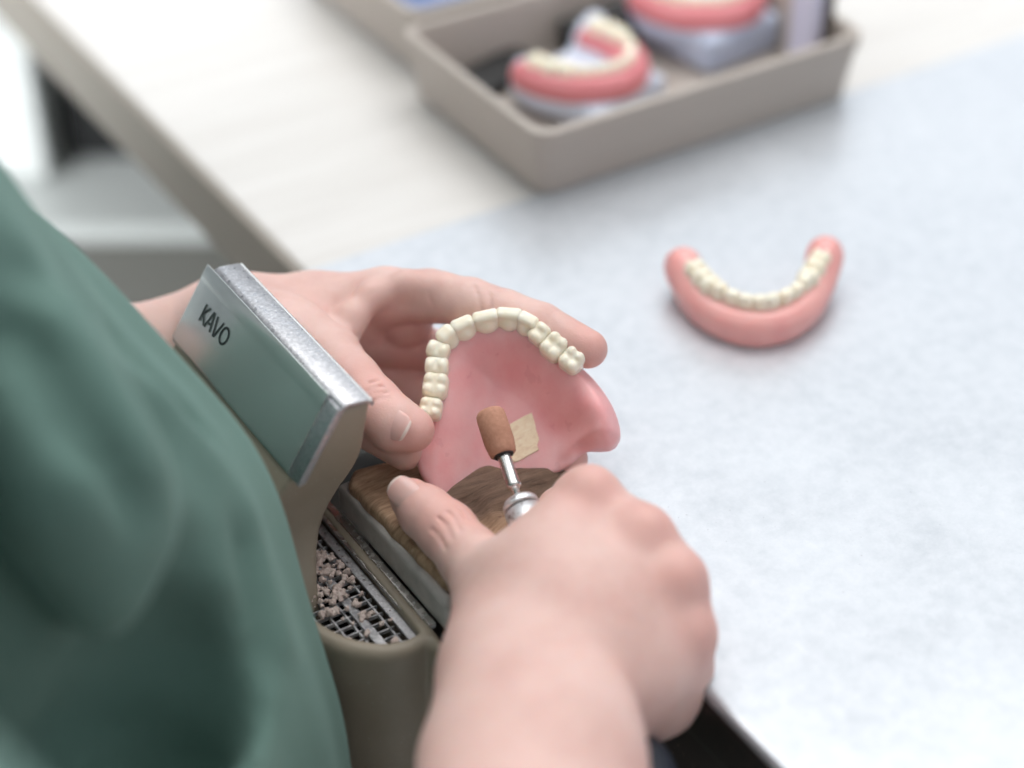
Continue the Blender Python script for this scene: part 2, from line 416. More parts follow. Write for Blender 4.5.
bb = empty('power_box', cb+np.array([0, 0, .05]), 'black box standing on the white pedestal top, half hidden by the bench edge', 'box')
MB_.build('case', BK, bb, .3)
MB().box(cb-R[1]*6.05+R[0]*4+np.array([0, 0, 3.5]), (2.5, .1, .5), R).build('slot', DK, bb)
pw = Z(50, 182, -16); cw = pw-R[0]*18+R[1]*9
wb_ = empty('storage_box', cw+np.array([0, 0, .05]), 'white storage box on the pedestal beside the black box', 'box')
MB().box(cw+np.array([0, 0, 4.9]), (18, 9, 4.8), R).build('box_body', CW, wb_, .4)
MB().box(cw+np.array([0, 0, 10.3]), (18.5, 9.5, .7), R).build('lid', CW, wb_, .3)
# ================================================================== work trays with models
def work_tray(x0, x1, y0, y1, h, label, liner):
    t = empty('work_tray', ((x0+x1)/2, (y0+y1)/2, .12), label, 'tray', 'taupe work trays on the bench')
    def ring(dx, z, rad, n=7):
        pts = []
        for (cx, cy, a0) in ((x1, y1, 0), (x0, y1, 90), (x0, y0, 180), (x1, y0, 270)):
            sx = -1 if cx == x1 else 1; sy = -1 if cy == y1 else 1
            for i in range(n):
                a = math.radians(a0+90*i/(n-1)); r = rad
                pts.append((cx+sx*(r+dx)+r*math.cos(a), cy+sy*(r+dx)+r*math.sin(a), z))
        return pts
    L = [(.55, .14, .6), (.4, .22, .7), (.08, h-.62, .8), (.0, h-.6, .8), (.0, h-.5, .8), (-.02, h-.06, .85), (.06, h, .8), (.3, h, .7), (.36, h-.06, .65), (.42, h-.5, .62), (.75, .42, .5)]
    v = []; f = []; n = 28
    for (dx, z, rad) in L: v += ring(dx, z, rad)
    for j in range(len(L)-1):
        for i in range(n): f.append((j*n+i, j*n+(i+1) % n, (j+1)*n+(i+1) % n, (j+1)*n+i))
    f.append(tuple(range(n))[::-1]); f.append(tuple((len(L)-1)*n+i for i in range(n)))
    me = MB().add(v, f).build('tray_body', TR, t, 0, True)
    md = me.modifiers.new('e', 'EDGE_SPLIT'); md.split_angle = .9
    if liner: MB().box(((x0+x1)/2, (y0+y1)/2, .55), ((x1-x0)/2-1, (y1-y0)/2-1, .1)).build('liner', LN, t)
    return t
TX0, TX1, TY0, TY1 = 10.35, 26.9, 14.0, 25.0
work_tray(TX0, TX1, TY0, TY1, 3.2, 'taupe plastic work tray holding two plaster models with pink dentures', False)
work_tray(11.4, 27.6, 25.7, 37, 3.2, 'taupe plastic work tray with a blue inside, behind the tray of models', True)

def frame2(p, ang):
    c, s = math.cos(ang), math.sin(ang)
    return lambda a, b, z: np.array([p[0]+a*c-b*s, p[1]+a*s+b*c, z])
def arch_teeth(parent, T, curve, zfun, size, step_name='tooth', n=12, lean=0, mat=TT):
    cur = smooth_curve(curve, 10); P = np.array(cur); seg = np.r_[0, np.cumsum(np.hypot(*np.diff(P, axis=0).T))]
    for i in range(n):
        s = seg[-1]*(i+.5)/n; j = min(np.searchsorted(seg, s), len(P)-1)
        a, b = P[j]; tx, ty = nrm(P[min(j+1, len(P)-1)]-P[max(j-1, 0)])
        e = abs((i+.5)/n-.5)*2                   # 0 at the incisors, 1 at the last molar
        wid = seg[-1]/n*.54; dep = (.20+.20*smoothstep(.35, .7, e))*size; hh = (.42-.12*e)*size
        z0 = zfun(a, b, e); c = T(a, b, z0)
        ax = T(a+tx, b+ty, z0)-c; ay = T(a-ty, b+tx, z0)-c
        f_ = small(c, 1.0*size, .05*size)
        f_.box(c, [ax, ay, [0, 0, 1]], (wid, dep, hh), min(wid, dep)*.75, 0)
        if e > .45:
            for sx in (-1, 1):
                for sy in (-1, 1): f_.ell(c+ax*wid*.45*sx+ay*dep*.45*sy+np.array([0, 0, hh*.82]), EYE, (wid*.42, wid*.42, .16*size), .06)
        link(step_name, f_.mesh('tooth'), mat, parent)

# lower denture lying on the sheet -------------------------------------------------
dl = [Z(*q) for q in ((683, 266, 1.3), (691, 288, 1.0), (707, 308, .85), (731, 321, .8), (757, 326, .8), (784, 321, .8), (806, 306, .85), (819, 284, 1.0), (825, 254, 1.5))]
dcen = np.mean(dl, axis=0)
den = empty('lower_denture', (dcen[0], dcen[1], .12), 'pink horseshoe lower denture with cream teeth lying alone on the zinc sheet', 'denture')
f_ = Field(axis((dcen[0]-4.5, dcen[0]+4.5, .07)), axis((dcen[1]-4.5, dcen[1]+4.5, .07)), axis((.05, 3.2, .07)))
pc_ = smooth_curve(dl, 5)
for i in range(len(pc_)-1):
    t = i/(len(pc_)-1); e = abs(t-.5)*2
    r = .54+.55*max(0, e-.7)
    out = 0
    f_.cap(pc_[i], pc_[i+1], r, r, .15)
    lo = [np.array([p[0], p[1], .47+.25*max(0, e-.8)]) for p in (pc_[i], pc_[i+1])]
    f_.cap(lo[0], lo[1], .38-.08*e, .38-.08*e, .35)
f_.fn(lambda x, y, z: z-.13+0*x+0*y, (-99,)*3, (99,)*3, .05, 'cut')
link('gum_base', f_.mesh('gum'), GL, den)
d2 = [(p[0], p[1]) for p in dl]
ctr2 = np.array([dcen[0]+.6, dcen[1]+1.2])
tc_ = [tuple(np.array(q)*.9+ctr2*.1) for q in d2[1:-1]]
tc_[0] = tuple(np.array(d2[1])*.55+np.array(d2[0])*.42+ctr2*.03); tc_[-1] = tuple(np.array(d2[-2])*.5+np.array(d2[-1])*.47+ctr2*.03)
arch_teeth(den, lambda a, b, z: np.array([a, b, z]), tc_, lambda a, b, e: 1.5+.22*e*e, 1.02, n=14)
for q in (dl[0], dl[-1]): pass

# plaster models in the tray ---------------------------------------------------------
def model_with_denture(px, py, z, ang, s, label, kind, high):
    p = np.array([px, py, z]); T = frame2(p, ang)
    m = empty('plaster_model', (p[0], p[1], .43), label, 'dental model', 'plaster models in the work tray')
    U_ = [(-2.3*s, 2.0*s), (-2.35*s, .8*s), (-1.9*s, -.6*s), (-1.0*s, -1.45*s), (0, -1.75*s), (1.0*s, -1.45*s), (1.9*s, -.6*s), (2.35*s, .8*s), (2.3*s, 2.0*s)]
    F_ = Field(axis((p[0]-5, p[0]+5, .1)), axis((p[1]-5, p[1]+5, .1)), axis((.3, 5.5, .1)))
    RR = [T(1, 0, 0)-T(0, 0, 0), T(0, 1, 0)-T(0, 0, 0), [0, 0, 1]]
    F_.box(T(0, .2*s, .43+high/2), RR, ((2.4 if kind else 2.7)*s, (2.85 if kind else 2.75)*s, high/2), .35, 0)
    cu = smooth_curve(U_, 3)
    for i in range(len(cu)-1):
        F_.cap(T(*cu[i], high+.2), T(*cu[i+1], high+.2), .75, .75, .3)
    for sx in (-1, 1): F_.ell(T(2.35*s*sx, 2.3*s, high+.7), EYE, (.6, .6, .8), .4)
    F_.fn(lambda x, y, z: z-.43+0*x+0*y, (-99,)*3, (99,)*3, 0, 'cut')
    link('plaster_base', F_.mesh('pl'), PB if kind else WP, m)
    D = empty('denture', (p[0], p[1], high), 'pink denture with cream teeth seated on the ' + ('bluish plaster model at the tray end' if kind else 'white plaster model near the tray corner'), 'denture', 'dentures seated on the plaster models')
    G = Field(axis((p[0]-5, p[0]+5, .09)), axis((p[1]-5, p[1]+5, .09)), axis((.3, 5.5, .09)))
    cu = smooth_curve(U_, 4)
    for i in range(len(cu)-1): G.cap(T(cu[i][0]*1.05, cu[i][1]*1.05, high+.75), T(cu[i+1][0]*1.05, cu[i+1][1]*1.05, high+.75), .72, .72, .2)
    link('gum_base', G.mesh('gm'), GT, D)
    arch_teeth(D, T, [(a*1.02, b*1.02) for a, b in U_[:]], lambda a, b, e: high+1.42, 1.1, n=12)
model_with_denture(16.6, 19.5, 1.2, .30, .88, 'white plaster model carrying a denture in the near left corner of the tray', 0, 1.1)
model_with_denture(23.95, 21.2, 1.5, .12, .92, 'blue plaster model carrying a denture at the right of the tray', 1, 1.7)
# black clip, white plaster piece, cream chip, card
p = np.array([14.2, 23.2, .43]); a_ = empty('articulator_clip', p, 'black plastic holder lying in the tray behind the smaller model', 'holder')
MB().box(p+np.array([0, 0, .3]), (2.0, 1.0, .35), frame_at(0, .3)).build('bar', BK, a_, .15)
p2 = np.array([19.6, 23.4, .43]); a2 = MB().box(p2+np.array([0, 0, .85]), (1.9, .7, .8), frame_at(0, .1)).build('model_stand', BK, None, .2)
tag(a2, 'black plastic block leaning behind the white plaster pieces in the tray', 'block')
p = np.array([18.3, 22.3, 1.4]); F_ = small(p, 2, .08); F_.box(p, frame_at(0, .8), (.8, .55, .97), .3, 0); F_.ell(p+np.array([.5, .3, .8]), EYE, (.5, .5, .5), .2)
tag(link('plaster_piece', F_.mesh('pp'), WP), 'small white plaster offcut between the two models in the tray', 'plaster')
p = np.array([20.0, 15.9, 1.0]); F_ = small(p, 1.6, .08); F_.box(p, frame_at(0, .4), (.8, .6, .45), .25, 0); F_.ell(p+np.array([.3, 0, .3]), EYE, (.45, .4, .3), .2)
tag(link('wax_piece', F_.mesh('pp2'), CR), 'small cream offcut against the front wall of the tray', 'offcut')
p = np.array([25.9, 16.6, 0]); tag(MB().box(p+np.array([.3, .2, 3.5]), (.1, 1.2, 2.6)).build('order_card', Mat('card_brown', (.12, .10, .085), .6).m, None, .05), 'dark brown card standing upright at the right end of the tray', 'card')
tag(MB().box(p+np.array([-.25, 0, 3.0]), (.3, .8, 2.4)).build('plaster_slab', Mat('lilac_plaster', (.62, .60, .74), .7).m, None, .15), 'pale lilac slab standing beside the dark card in the tray', 'slab')

# ================================================================== extraction unit
ext = empty('dust_extractor', (-7, 3, -14), 'taupe bench extractor with lettered metal plate and dusty grille, beside the hands', 'dust extractor')
X0 = -5.0
def dshape(grow):                              # plan of the mouth: straight on the desk side, bowed on the other
    pts = [(X0+.0, -4.15), (-5.6, -4.45), (-6.6, -4.35), (-7.5, -3.7), (-8.15, -2.7), (-8.6, -1.2), (-8.8, .6), (-8.85, 3), (-8.8, 6), (-8.4, 8.5), (-7.0, 9.6), (X0, 9.6)]
    return pts
dp = smooth_curve(dshape(0), 4, True)
F_ = Field(axis((-12, -2.5, .11)), axis((-6, 11, .11)), axis((-16, -3, .25), (-3, 6.5, .11)))
SD2 = poly_sd([tuple(p) for p in dp], F_.a[0][:, None], F_.a[1][None, :]).astype(np.float32)[:, :, None]
zz = F_.a[2][None, None, :]
def rmax(a, b, r): return np.minimum(np.maximum(a, b), -r)+np.sqrt(np.maximum(a+r, 0)**2+np.maximum(b+r, 0)**2)
lower = rmax(SD2-.12*smoothstep(-1, -8, zz), np.abs(zz+8.7)-8.05, .35)
F_.F = np.minimum(F_.F, lower)
cav = np.maximum(SD2+.52, -3.2-zz)
F_.F = np.maximum(F_.F, -cav)
yy = F_.a[1][None, :, None]; xx = F_.a[0][:, None, None]
def ip(x, a, b):
    y = np.interp(np.asarray(x, float)[:, None]+np.linspace(-.7, .7, 15)[None], a, b); return y.mean(1).astype(np.float32)
cx = ip(F_.a[2], [-4, -1, 1, 3, 5.5], [-8.1, -8.05, -7.45, -6.45, -5.95])[None, None, :]
ylo = ip(F_.a[2], [-4, -1.0, .3, 1.5, 3, 4.2, 6], [-1.2, -.6, .6, .75, .35, 0, -.18])[None, None, :]
thk = ip(F_.a[2], [-4, -1, 1, 3, 4.5, 6], [.8, .85, 1.25, 1.5, 1.2, 1.22])[None, None, :]
sx = np.abs(xx-cx)-thk; sy = np.maximum(ylo-yy, yy-8.75); sz = np.maximum(-3-zz, zz-(5.5+.0*xx))
neck = rmax(rmax(sx, sy, .25), sz, .12)
pln = (-(xx+6.55)*.83+(zz-4.65)*.55)-.0       # trim the face that carries the name plate
neck = np.maximum(neck, pln)
h = np.maximum(.9-np.abs(F_.F-neck), 0)/.9
F_.F = (np.minimum(F_.F, neck)-h*h*.9*.25).astype(np.float32)
link('housing', F_.mesh('housing'), BD, ext)
# dark lower casing below the pin
MB().box((-2.5, 1.4, -5.4), (2.1, 5.2, 3.4)).build('motor_casing', Mat('casing', (.07, .066, .058), .6).m, ext, .5)
# metal cap: extruded bracket along y with an end strip
def extrude(prof, y0, y1, name, mat, parent, bevel=.03, thick=.1):
    v = []; f = []
    for y in (y0, y1):
        for (x, z) in prof: v.append((x, y, z))
    n = len(prof)
    for i in range(n-1): f.append((i, i+1, n+i+1, n+i))
    o = MB().add(v, f).build(name, mat, parent, 0, True)
    md = o.modifiers.new('s', 'SOLIDIFY'); md.thickness = thick*.01; md.offset = 0
    if bevel: b = o.modifiers.new('b', 'BEVEL'); b.width = bevel*.01; b.segments = 2; b.limit_method = 'ANGLE'; b.angle_limit = .9
    return o
YN, YF = -.22, 8.75
nx_, nz_ = -.83, .55; ux_, uz_ = .55, .83
def PP(s, n): return (-7.25+ux_*s*1.0+nx_*n, 3.45+uz_*s+nz_*n)    # s up the plate, n out of it
top = [PP(-.1, .0), PP(2.62, .0), (-5.75, 5.66), (-5.62, 5.70), (-4.98, 5.60), (-4.84, 5.52), (-4.80, 5.38)]
extrude(top, YN, YF-.1, 'cap', DM, ext, .04, .14)
pr = [PP(-.22, -.34), PP(-.27, -.2), PP(-.26, -.02), PP(-.16, .14), PP(.0, .2), PP(2.1, .2)]
pr += [PP(2.22, .21), (PP(2.3, .25)[0]+.02, PP(2.3, .25)[1]), (PP(2.62, .12)[0]-.02, PP(2.62, .3)[1]+.05)]
plate = extrude(pr, YN+.66, YF+.1, 'name_plate', PU, ext, .02, .07)
extrude([PP(-.15, .06), PP(-.1, .13), PP(2.6, .13)], YN-.02, YN+.66, 'end_strip', DM, ext, .04, .16)
MB().box((-4.90, (YN+YF)/2-.05, 5.57), (.10, (YF-YN)/2-.04, .06)).build('top_ridge', SS, ext, .05)
# letters: strokes in plate coordinates (along -y, up the plate)
def stroke(mb, pts, wd):
    for (a, b) in zip(pts[:-1], pts[1:]):
        a = np.array(a, float); b = np.array(b, float); d = nrm(b-a); n = np.array([-d[1], d[0]])*wd/2; a = a-d*wd*.3; b = b+d*wd*.3
        q = []
        for hgt in (.236, .250):
            for p in (a-n, a+n, b+n, b-n):
                x, z = PP(p[1], hgt); q.append((x, 7.95-p[0], z))
        mb.add(q, [(0, 1, 2, 3), (7, 6, 5, 4), (0, 4, 5, 1), (1, 5, 6, 2), (2, 6, 7, 3), (3, 7, 4, 0)])
B0, H_ = 1.12, .62
lets = [[[(0, 0), (0, H_)], [(.02, .27), (.30, H_)], [(.06, .30), (.34, 0)]],
        [[(.42, 0), (.60, H_), (.66, H_), (.84, 0)], [(.56, .2), (.68, .2)]],
        [[(.90, H_), (1.10, 0), (1.16, 0), (1.36, H_)]],
        [[(1.70+.24*math.cos(t), H_/2+.30*math.sin(t)) for t in np.linspace(0, 2*math.pi, 19)]]]
for L_ in lets:
    mb = MB()
    for st in L_: stroke(mb, [(x*.93+.06, z*.92+B0) for x, z in st], .08)
    mb.build('letter', LT, ext)
# metal rail between mouth and pin
rl = MB().box((X0-.02, -.15, -.72), (.13, 3.7, .1)); rl.build('rail', SS, ext, .03)
MB().box((X0-.40, -.15, -.80), (.06, 3.7, .08)).build('rail', SS, ext, .02)
MB().box((X0-.62, -.15, -1.05), (.16, 3.75, .05)).build('rail', DM, ext, .02)
# grille
mb = MB(); zg = -1.2
inn = [tuple(p) for p in dp]
def inside(x, y): return poly_sd(inn, np.array([x]), np.array([y]))[0] < -.5
def run(fixed, lo, hi, ax, tilt):
    st = None; prev = None
    for t in np.arange(lo, hi, .05):
        x, y = (fixed, t) if ax == 'y' else (t, fixed)
        ins = inside(x, y) and x < X0-.72
        if ins and st is None: st = t
        if (not ins) and st is not None:
            if t-st > .2: seg(fixed, st, prev, ax)
            st = None
        prev = t
    if st is not None: seg(fixed, st, prev, ax)
def seg(fx, a, b, ax):
    if ax == 'y': mb.box((fx, (a+b)/2, zg-.12), (.03, (b-a)/2, .07))
    else: mb.box(((a+b)/2, fx, zg-.10), ((b-a)/2, .024, .07))
for x in np.arange(-8.6, -5.6, .45): run(x, -4.4, 9, 'y', 0)
for y in np.arange(-4.2, 9, .37): run(y, -8.8, -5.2, 'x', 0)
mb.box((-6.55, 1.5, zg+.02), (.12, 5.4, .05))
mb.build('grille', GR, ext)
MB().add([((x+6.9)*.93-6.9, (y-2.6)*.95+2.6, -3.0) for x, y in dp], [tuple(range(len(dp)))]).build('duct_shade', BK, ext)  # black sheet painting the shade of the duct behind the grille openings

# dust crumbs on the grille
D_ = Field(axis((-8.7, -5.2, .045)), axis((-4.2, 5, .045)), axis((-1.35, -.55, .045)))
for i in range(230):
    t = RNG.rand()
    if t < .72: cx_, cy_ = RNG.normal(-6.95, .42), RNG.normal(1.1, 1.25)
    elif t < .86: cx_, cy_ = RNG.normal(-6.1, .2), RNG.normal(.6, .9)
    else: cx_, cy_ = RNG.normal(-6.5, .5), RNG.normal(-1.6, 1.1)
    if poly_sd(inn, np.array([cx_]), np.array([cy_]))[0] > -.62 or cx_ > -5.75: continue
    r = abs(RNG.normal(.045, .035))+.03
    q = np.array([cx_, cy_, -1.12+RNG.rand()*.1])
    D_.cap(q, q+RNG.normal(0, .07, 3)*np.array([1, 1, .3]), r, r*.6, .03, m=.1)
D_.F += RNG.normal(0, .022, D_.F.shape).astype(np.float32)*(D_.F < .09)
tag(link('grinding_dust', D_.mesh('dust', 0), DU), 'pinkish crumbs of ground acrylic scattered on the extractor grille', 'dust', kind='stuff')

# bench pin ------------------------------------------------------------------------
pin = empty('bench_pin', (-1, -1, .12), 'worn wooden bench pin with a dark notch, under the hands and denture', 'bench pin')
F_ = Field(axis((-5.6, 3.6, .07)), axis((-5, 3.2, .07)), axis((-1.2, 1.6, .07)))
pl = [(-4.55, -3.7), (-4.2, -4.15), (1.6, -3.4), (1.9, -3.0), (1.9, 1.2), (1.5, 1.8), (-4.3, 2.35), (-4.75, 1.9)]
F_.fn(lambda x, y, z: rmax(poly_sd(pl, x+0*z, y+0*z), np.abs(z-.56)-.37, .25), (-99,)*3, (99,)*3)
for (a, b, r) in (((-2.2, -4.6, 1.35), (-2.0, -1.2, 1.15), .5), (( -1.2, -1.9, 1.1), (3.5, -1.2, 1.1), .38), ((-4.9, -1.0, 1.05), (-3.4, -2.4, 1.05), .22)):
    F_.cap(a, b, r, r, .3, 'cut')
X_, Y_ = np.meshgrid(F_.a[0], F_.a[1], indexing='ij')
nz2 = sum(np.sin(X_*a+b)*np.sin(Y_*c_+d)*e for a, b, c_, d, e in ((1.3, 1, 4.1, 2, .05), (2.9, 0, 7.7, 1, .02), (6.1, 2, 13., 0, .008)))
F_.F += nz2[:, :, None].astype(np.float32)*smoothstep(.3, .7, F_.a[2])[None, None, :].astype(np.float32)
link('wood_block', F_.mesh('pin'), WD, pin)
F_ = Field(axis((-5.5, -2.5, .07)), axis((-5, 3.2, .07)), axis((-1.6, 1.2, .07)))
F_.fn(lambda x, y, z: rmax(poly_sd([(-4.85, -4.35), (-3.0, -4.5), (-3.0, 2.5), (-4.85, 2.5)], x+0*z, y+0*z), np.abs(z+.12)-.62, .22), (-99,)*3, (99,)*3)
F_.fn(lambda x, y, z: np.maximum(poly_sd([(-4.45, -4.0), (-2.0, -4.1), (-2.0, 2.2), (-4.45, 2.2)], x+0*z, y+0*z), -z-.1), (-99,)*3, (99,)*3, .1, 'cut')
link('plastic_holder', F_.mesh('hold'), PL, pin)

# ================================================================== upper denture in the left hand
DO = K(515, 400, 66)
ca = cvec(1, .02, .06); cb_ = cvec(-.04, 1, -.30)
ca = nrm(ca); cb_ = nrm(cb_-ca*(cb_ @ ca)); cc = np.cross(ca, cb_)
def LP(px, py):                                # outline point of the denture in its own plane
    d = K(px, py, 66)-DO; x, y = d @ ca, d @ cb_
    return (x, y/(cvec(0, 1, 0) @ cb_)**2)
def DW(a, b, c): return DO+ca*a+cb_*b+cc*c
out_px = [(436, 488), (420, 468), (416, 445), (420, 415), (424, 385), (430, 355), (442, 334), (462, 321), (488, 314), (512, 314), (534, 323), (552, 338),
          (572, 354), (590, 370), (606, 390), (617, 412), (620, 430), (612, 441), (598, 443), (583, 446), (568, 458), (545, 467), (520, 474), (496, 484), (474, 491), (455, 492)]
outl = [LP(*p) for p in smooth_curve(out_px, 4, True)]
arch_px = [(428, 486), (428, 458), (430, 430), (433, 407), (436, 385), (438, 365), (441, 350), (450, 337), (466, 328), (487, 322), (508, 321), (525, 326), (540, 337), (555, 349), (572, 363), (588, 385), (601, 408), (606, 430)]
arch = [LP(*p) for p in arch_px]
core = [LP(*p) for p in ((500, 395), (512, 440), (520, 500))]
def Hs(x, y):                                  # palatal surface: ridge under the teeth, vault between
    e = line_d(arch, x, y); s = -poly_sd(outl, x, y)
    vault = -1.15*smoothstep(.15, 1.9, e)
    dimp = -.28*np.exp(-((x-LP(573, 400)[0])**2+(y-LP(573, 425)[1])**2)/.35)
    edge = -.75*smoothstep(.45, -.1, s)*smoothstep(-1.6, -.6, y+.25*x)
    lobe = .22*np.exp(-((x-LP(596, 412)[0])**2+(y-LP(596, 412)[1])**2)/.30)
    return vault+edge+dimp+lobe
A_ = axis((-3.8, 4.2, .06)); B_ = axis((-3.6, 3.4, .06)); C_ = axis((-2.4, .9, .06))
g2x, g2y = np.meshgrid(A_, B_, indexing='ij')
H2 = Hs(g2x, g2y)[:, :, None]; S2 = poly_sd(outl, g2x, g2y)[:, :, None]; E2 = line_d(arch, g2x, g2y)[:, :, None]
class LField(Field):
    def mesh(s, name, relax=1):
        me = super().mesh(name, relax)
        n = len(me.vertices); co = np.zeros(n*3, np.float32); me.vertices.foreach_get('co', co); co = co.reshape(-1, 3)
        co[:, 2] -= DESK*.01; co *= 100
        p = DO[None]+co[:, :1]*ca[None]+co[:, 1:2]*cb_[None]+co[:, 2:]*cc[None]
        p = p*.01; p[:, 2] += DESK*.01
        me.vertices.foreach_set('co', p.astype(np.float32).ravel()); me.update(); return me
ud = empty('upper_denture', DO, 'pink upper denture with cream teeth held in the left hand above the bench pin', 'denture')
G = LField(A_, B_, C_); zz = C_[None, None, :]
bot = np.minimum(H2-.24, -.9*smoothstep(1.0, .3, E2)-(1-smoothstep(1.0, .3, E2))*9+0) if False else H2-.24-.55*smoothstep(.9, .3, E2)
G.F = rmax(rmax(S2, zz-H2, .12), bot-zz, .10).astype(np.float32)
link('denture_base', G.mesh('base'), GM, ud)
# the cream ground area on the palate
pt = [LP(*p) for p in ((505, 416), (514, 411), (521, 407), (530, 403), (533, 412), (535, 421), (538, 430), (536, 436), (538, 441), (528, 446), (517, 452), (508, 454), (500, 440))]
G = LField(axis((-1.2, 1.4, .03)), axis((-2.6, .8, .03)), axis((-1.9, -.2, .03)))
gx, gy = np.meshgrid(G.a[0], G.a[1], indexing='ij')
G.F = np.maximum(poly_sd(pt, gx, gy)[:, :, None], np.abs(G.a[2][None, None, :]-Hs(gx, gy)[:, :, None]-.0)-.035).astype(np.float32)
link('ground_patch', G.mesh('patch', 1), PT, ud)['label'] = 'cream ground patch'
# teeth: px, py, across, along, kind
TE = [(431, 409, .36, .33, 2), (435, 386, .40, .40, 2), (436, 367, .37, .27, 1), (437, 351, .36, .26, 1), (446, 337, .31, .30, 0), (462, 328, .27, .36, 0), (485, 321, .24, .40, 0),
      (508, 319, .24, .40, 0), (526, 325, .25, .33, 0), (539, 336, .34, .27, 1), (554, 349, .42, .36, 2), (572, 363, .38, .34, 2)]
CT = np.array(LP(505, 400))
for i, (px, py, dep, wid, kd) in enumerate(TE):
    q = np.array(LP(px, py)); pv = np.array(LP(*TE[max(i-1, 0)][:2])); nx2 = np.array(LP(*TE[min(i+1, 11)][:2])); t = nrm(nx2-pv)
    nn = np.array([-t[1], t[0]])
    if nn @ (q-CT) < 0: nn = -nn
    R3 = [[t[0], t[1], 0], [nn[0], nn[1], 0], [0, 0, 1]]
    c3 = np.array([q[0], q[1], .05])
    G = LField(*[axis((c3[j]-.8, c3[j]+.8, .035)) for j in range(3)])
    if kd == 0:
        R4 = np.array(R3, float); nt = nrm(R4[1]*.25+R4[2]); bt = nrm(R4[1]-nt*(R4[1] @ nt))
        G.box(c3+np.array([0, 0, .02]), [R4[0], bt, nt], (wid*1.08, dep*.88, .48), dep*.6, 0)
        G.ell(c3-np.array([nn[0], nn[1], 0])*.14+np.array([0, 0, -.05]), R3, (wid*.85, .25, .34), .12)
    else:
        G.box(c3, R3, (wid*1.10, dep*1.03, .42), min(wid, dep)*.6, 0)
        cs = [(-.45, -.5), (.45, -.5), (-.45, .5), (.45, .5)] if kd == 2 else [(0, -.55), (0, .55)]
        for (a, b) in cs: G.ell(c3+np.array([*(t*wid*a), 0])+np.array([*(nn*dep*b), .34]), R3, (wid*(.48 if kd == 2 else .8), dep*.45, .17), .05)
        G.cap(c3+np.array([*(-t*wid*.5), .50]), c3+np.array([*(t*wid*.5), .50]), .05, .05, .09, 'cut')
        if kd == 2: G.cap(c3+np.array([*(-nn*dep*.7), .53]), c3+np.array([*(nn*dep*.7), .53]), .04, .04, .08, 'cut')
    link('tooth', G.mesh('t'), TT, ud)

# ================================================================== handpiece
b0 = K(489, 411, 64.6); b1 = K(503, 455, 64.15); e0 = K(519, 501, 63.3)
bd = nrm(e0-b0)
hp = empty('grinding_handpiece', e0, 'grey dental handpiece with brown grinding stone held in the right hand', 'handpiece')
L1 = np.linalg.norm(b1-b0)
MB().lathe([(0, .0), (.0, .30), (.04, .40), (.12, .455), (.25, .475), (L1-.42, .485), (L1-.40, .465), (L1-.33, .48), (L1-.30, .455), (L1-.22, .465), (L1-.19, .44), (L1-.10, .45), (L1-.07, .425), (L1+.02, .42), (L1+.1, .30), (L1+.1, .0)], b0, bd).build('grinding_stone', ST, hp, 0, True)
MB().lathe([(L1+.08, .0), (L1+.085, .33), (L1+.12, .30), (L1+.12, 0)], b0, bd).build('stone_rim', BK, hp, 0, True)
s0 = L1+.05; Lh = np.linalg.norm(e0-b0)
MB().lathe([(s0, .0), (s0, .205), (s0+.05, .215), (Lh-.62, .215), (Lh-.58, .235), (Lh-.48, .235), (Lh-.42, .15), (Lh-.38, .125), (Lh+.2, .125), (Lh+.2, 0)], b0, bd).build('shank', SS, hp, 0, True)
hd = nrm(K(648, 765, 57.5)-e0); hd = nrm(hd*.75+bd*.6)
MB().lathe([(-.05, 0), (-.05, .40), (.0, .50), (.08, .56), (.2, .585), (.26, .585), (.28, .53), (.34, .53), (.36, .59), (.9, .62), (1.6, .64), (1.6, 0)], e0, hd).build('collar', HP, hp, 0, True)
MB().lathe([(.275, .54), (.285, .55), (.335, .55), (.345, .54)], e0, hd).build('collar_ring', BK, hp, 0, True)
hb = e0+hd*1.5; he = K(655, 790, 58.5)
cv = smooth_curve([hb, hb+hd*4, hb+hd*7+np.array([-.2, -.5, -.4]), he, he+nrm(he-hb)*8+np.array([0, 0, -4])], 8)
H2_ = Field(axis((-14, 3, .12)), axis((-24, -1, .12)), axis((-9, 4, .12)))
for i in range(len(cv)-1):
    t = i/(len(cv)-1); r = .62+.2*smoothstep(.0, .4, t)
    H2_.cap(cv[i], cv[i+1], r, r, .1)
link('handle', H2_.mesh('hp'), HD, hp)

# ================================================================== the technician
per = empty('person', (-30, 0, -75), 'technician in a green scrub top grinding a denture held in both hands', 'person')
f1 = .075
B = Field(axis((-46, -12, .8), (-12, 5.5, f1), (5.5, 7, .4)), axis((-42, -13, .6), (-13, 15, f1), (15, 40, .8)), axis((-26, -3, .8), (-3, 7, f1), (7, 40, .8)))
# ---- left hand
wl = K(205, 352, 70.6)
nL = cvec(.2, .1, 1)
el = np.array([-23, 22, -4.5]); fa = nrm(wl-el)
B.cap(el, wl-fa*5, 3.5, 2.4, 1.0); B.cap(wl-fa*5, wl, 2.4, 2.0, 1.0); B.cap(wl, K(255, 335, 70), 1.95, 1.7, 1)
iM = K(385, 297, 69.2); mM = K(362, 338, 70.2); rM = K(350, 372, 70.8); pM = K(338, 398, 70.6)
tM = K(328, 362, 66.9)
B.chain([K(235, 330, 70.3), K(310, 312, 69.8), iM], [1.6, 1.2, .98], .9)
B.chain([K(235, 335, 70.6), K(300, 330, 70.7), mM], [1.6, 1.35, 1.05], .8)
B.chain([K(230, 330, 70.8), K(300, 350, 71.3), rM], [1.6, 1.3, 1.0], .8)
B.chain([K(230, 335, 70.6), K(290, 372, 71.0), pM], [1.6, 1.2, .95], .8)
B.chain([K(240, 325, 69), K(285, 345, 67.5), tM], [1.7, 1.45, 1.12], .9)
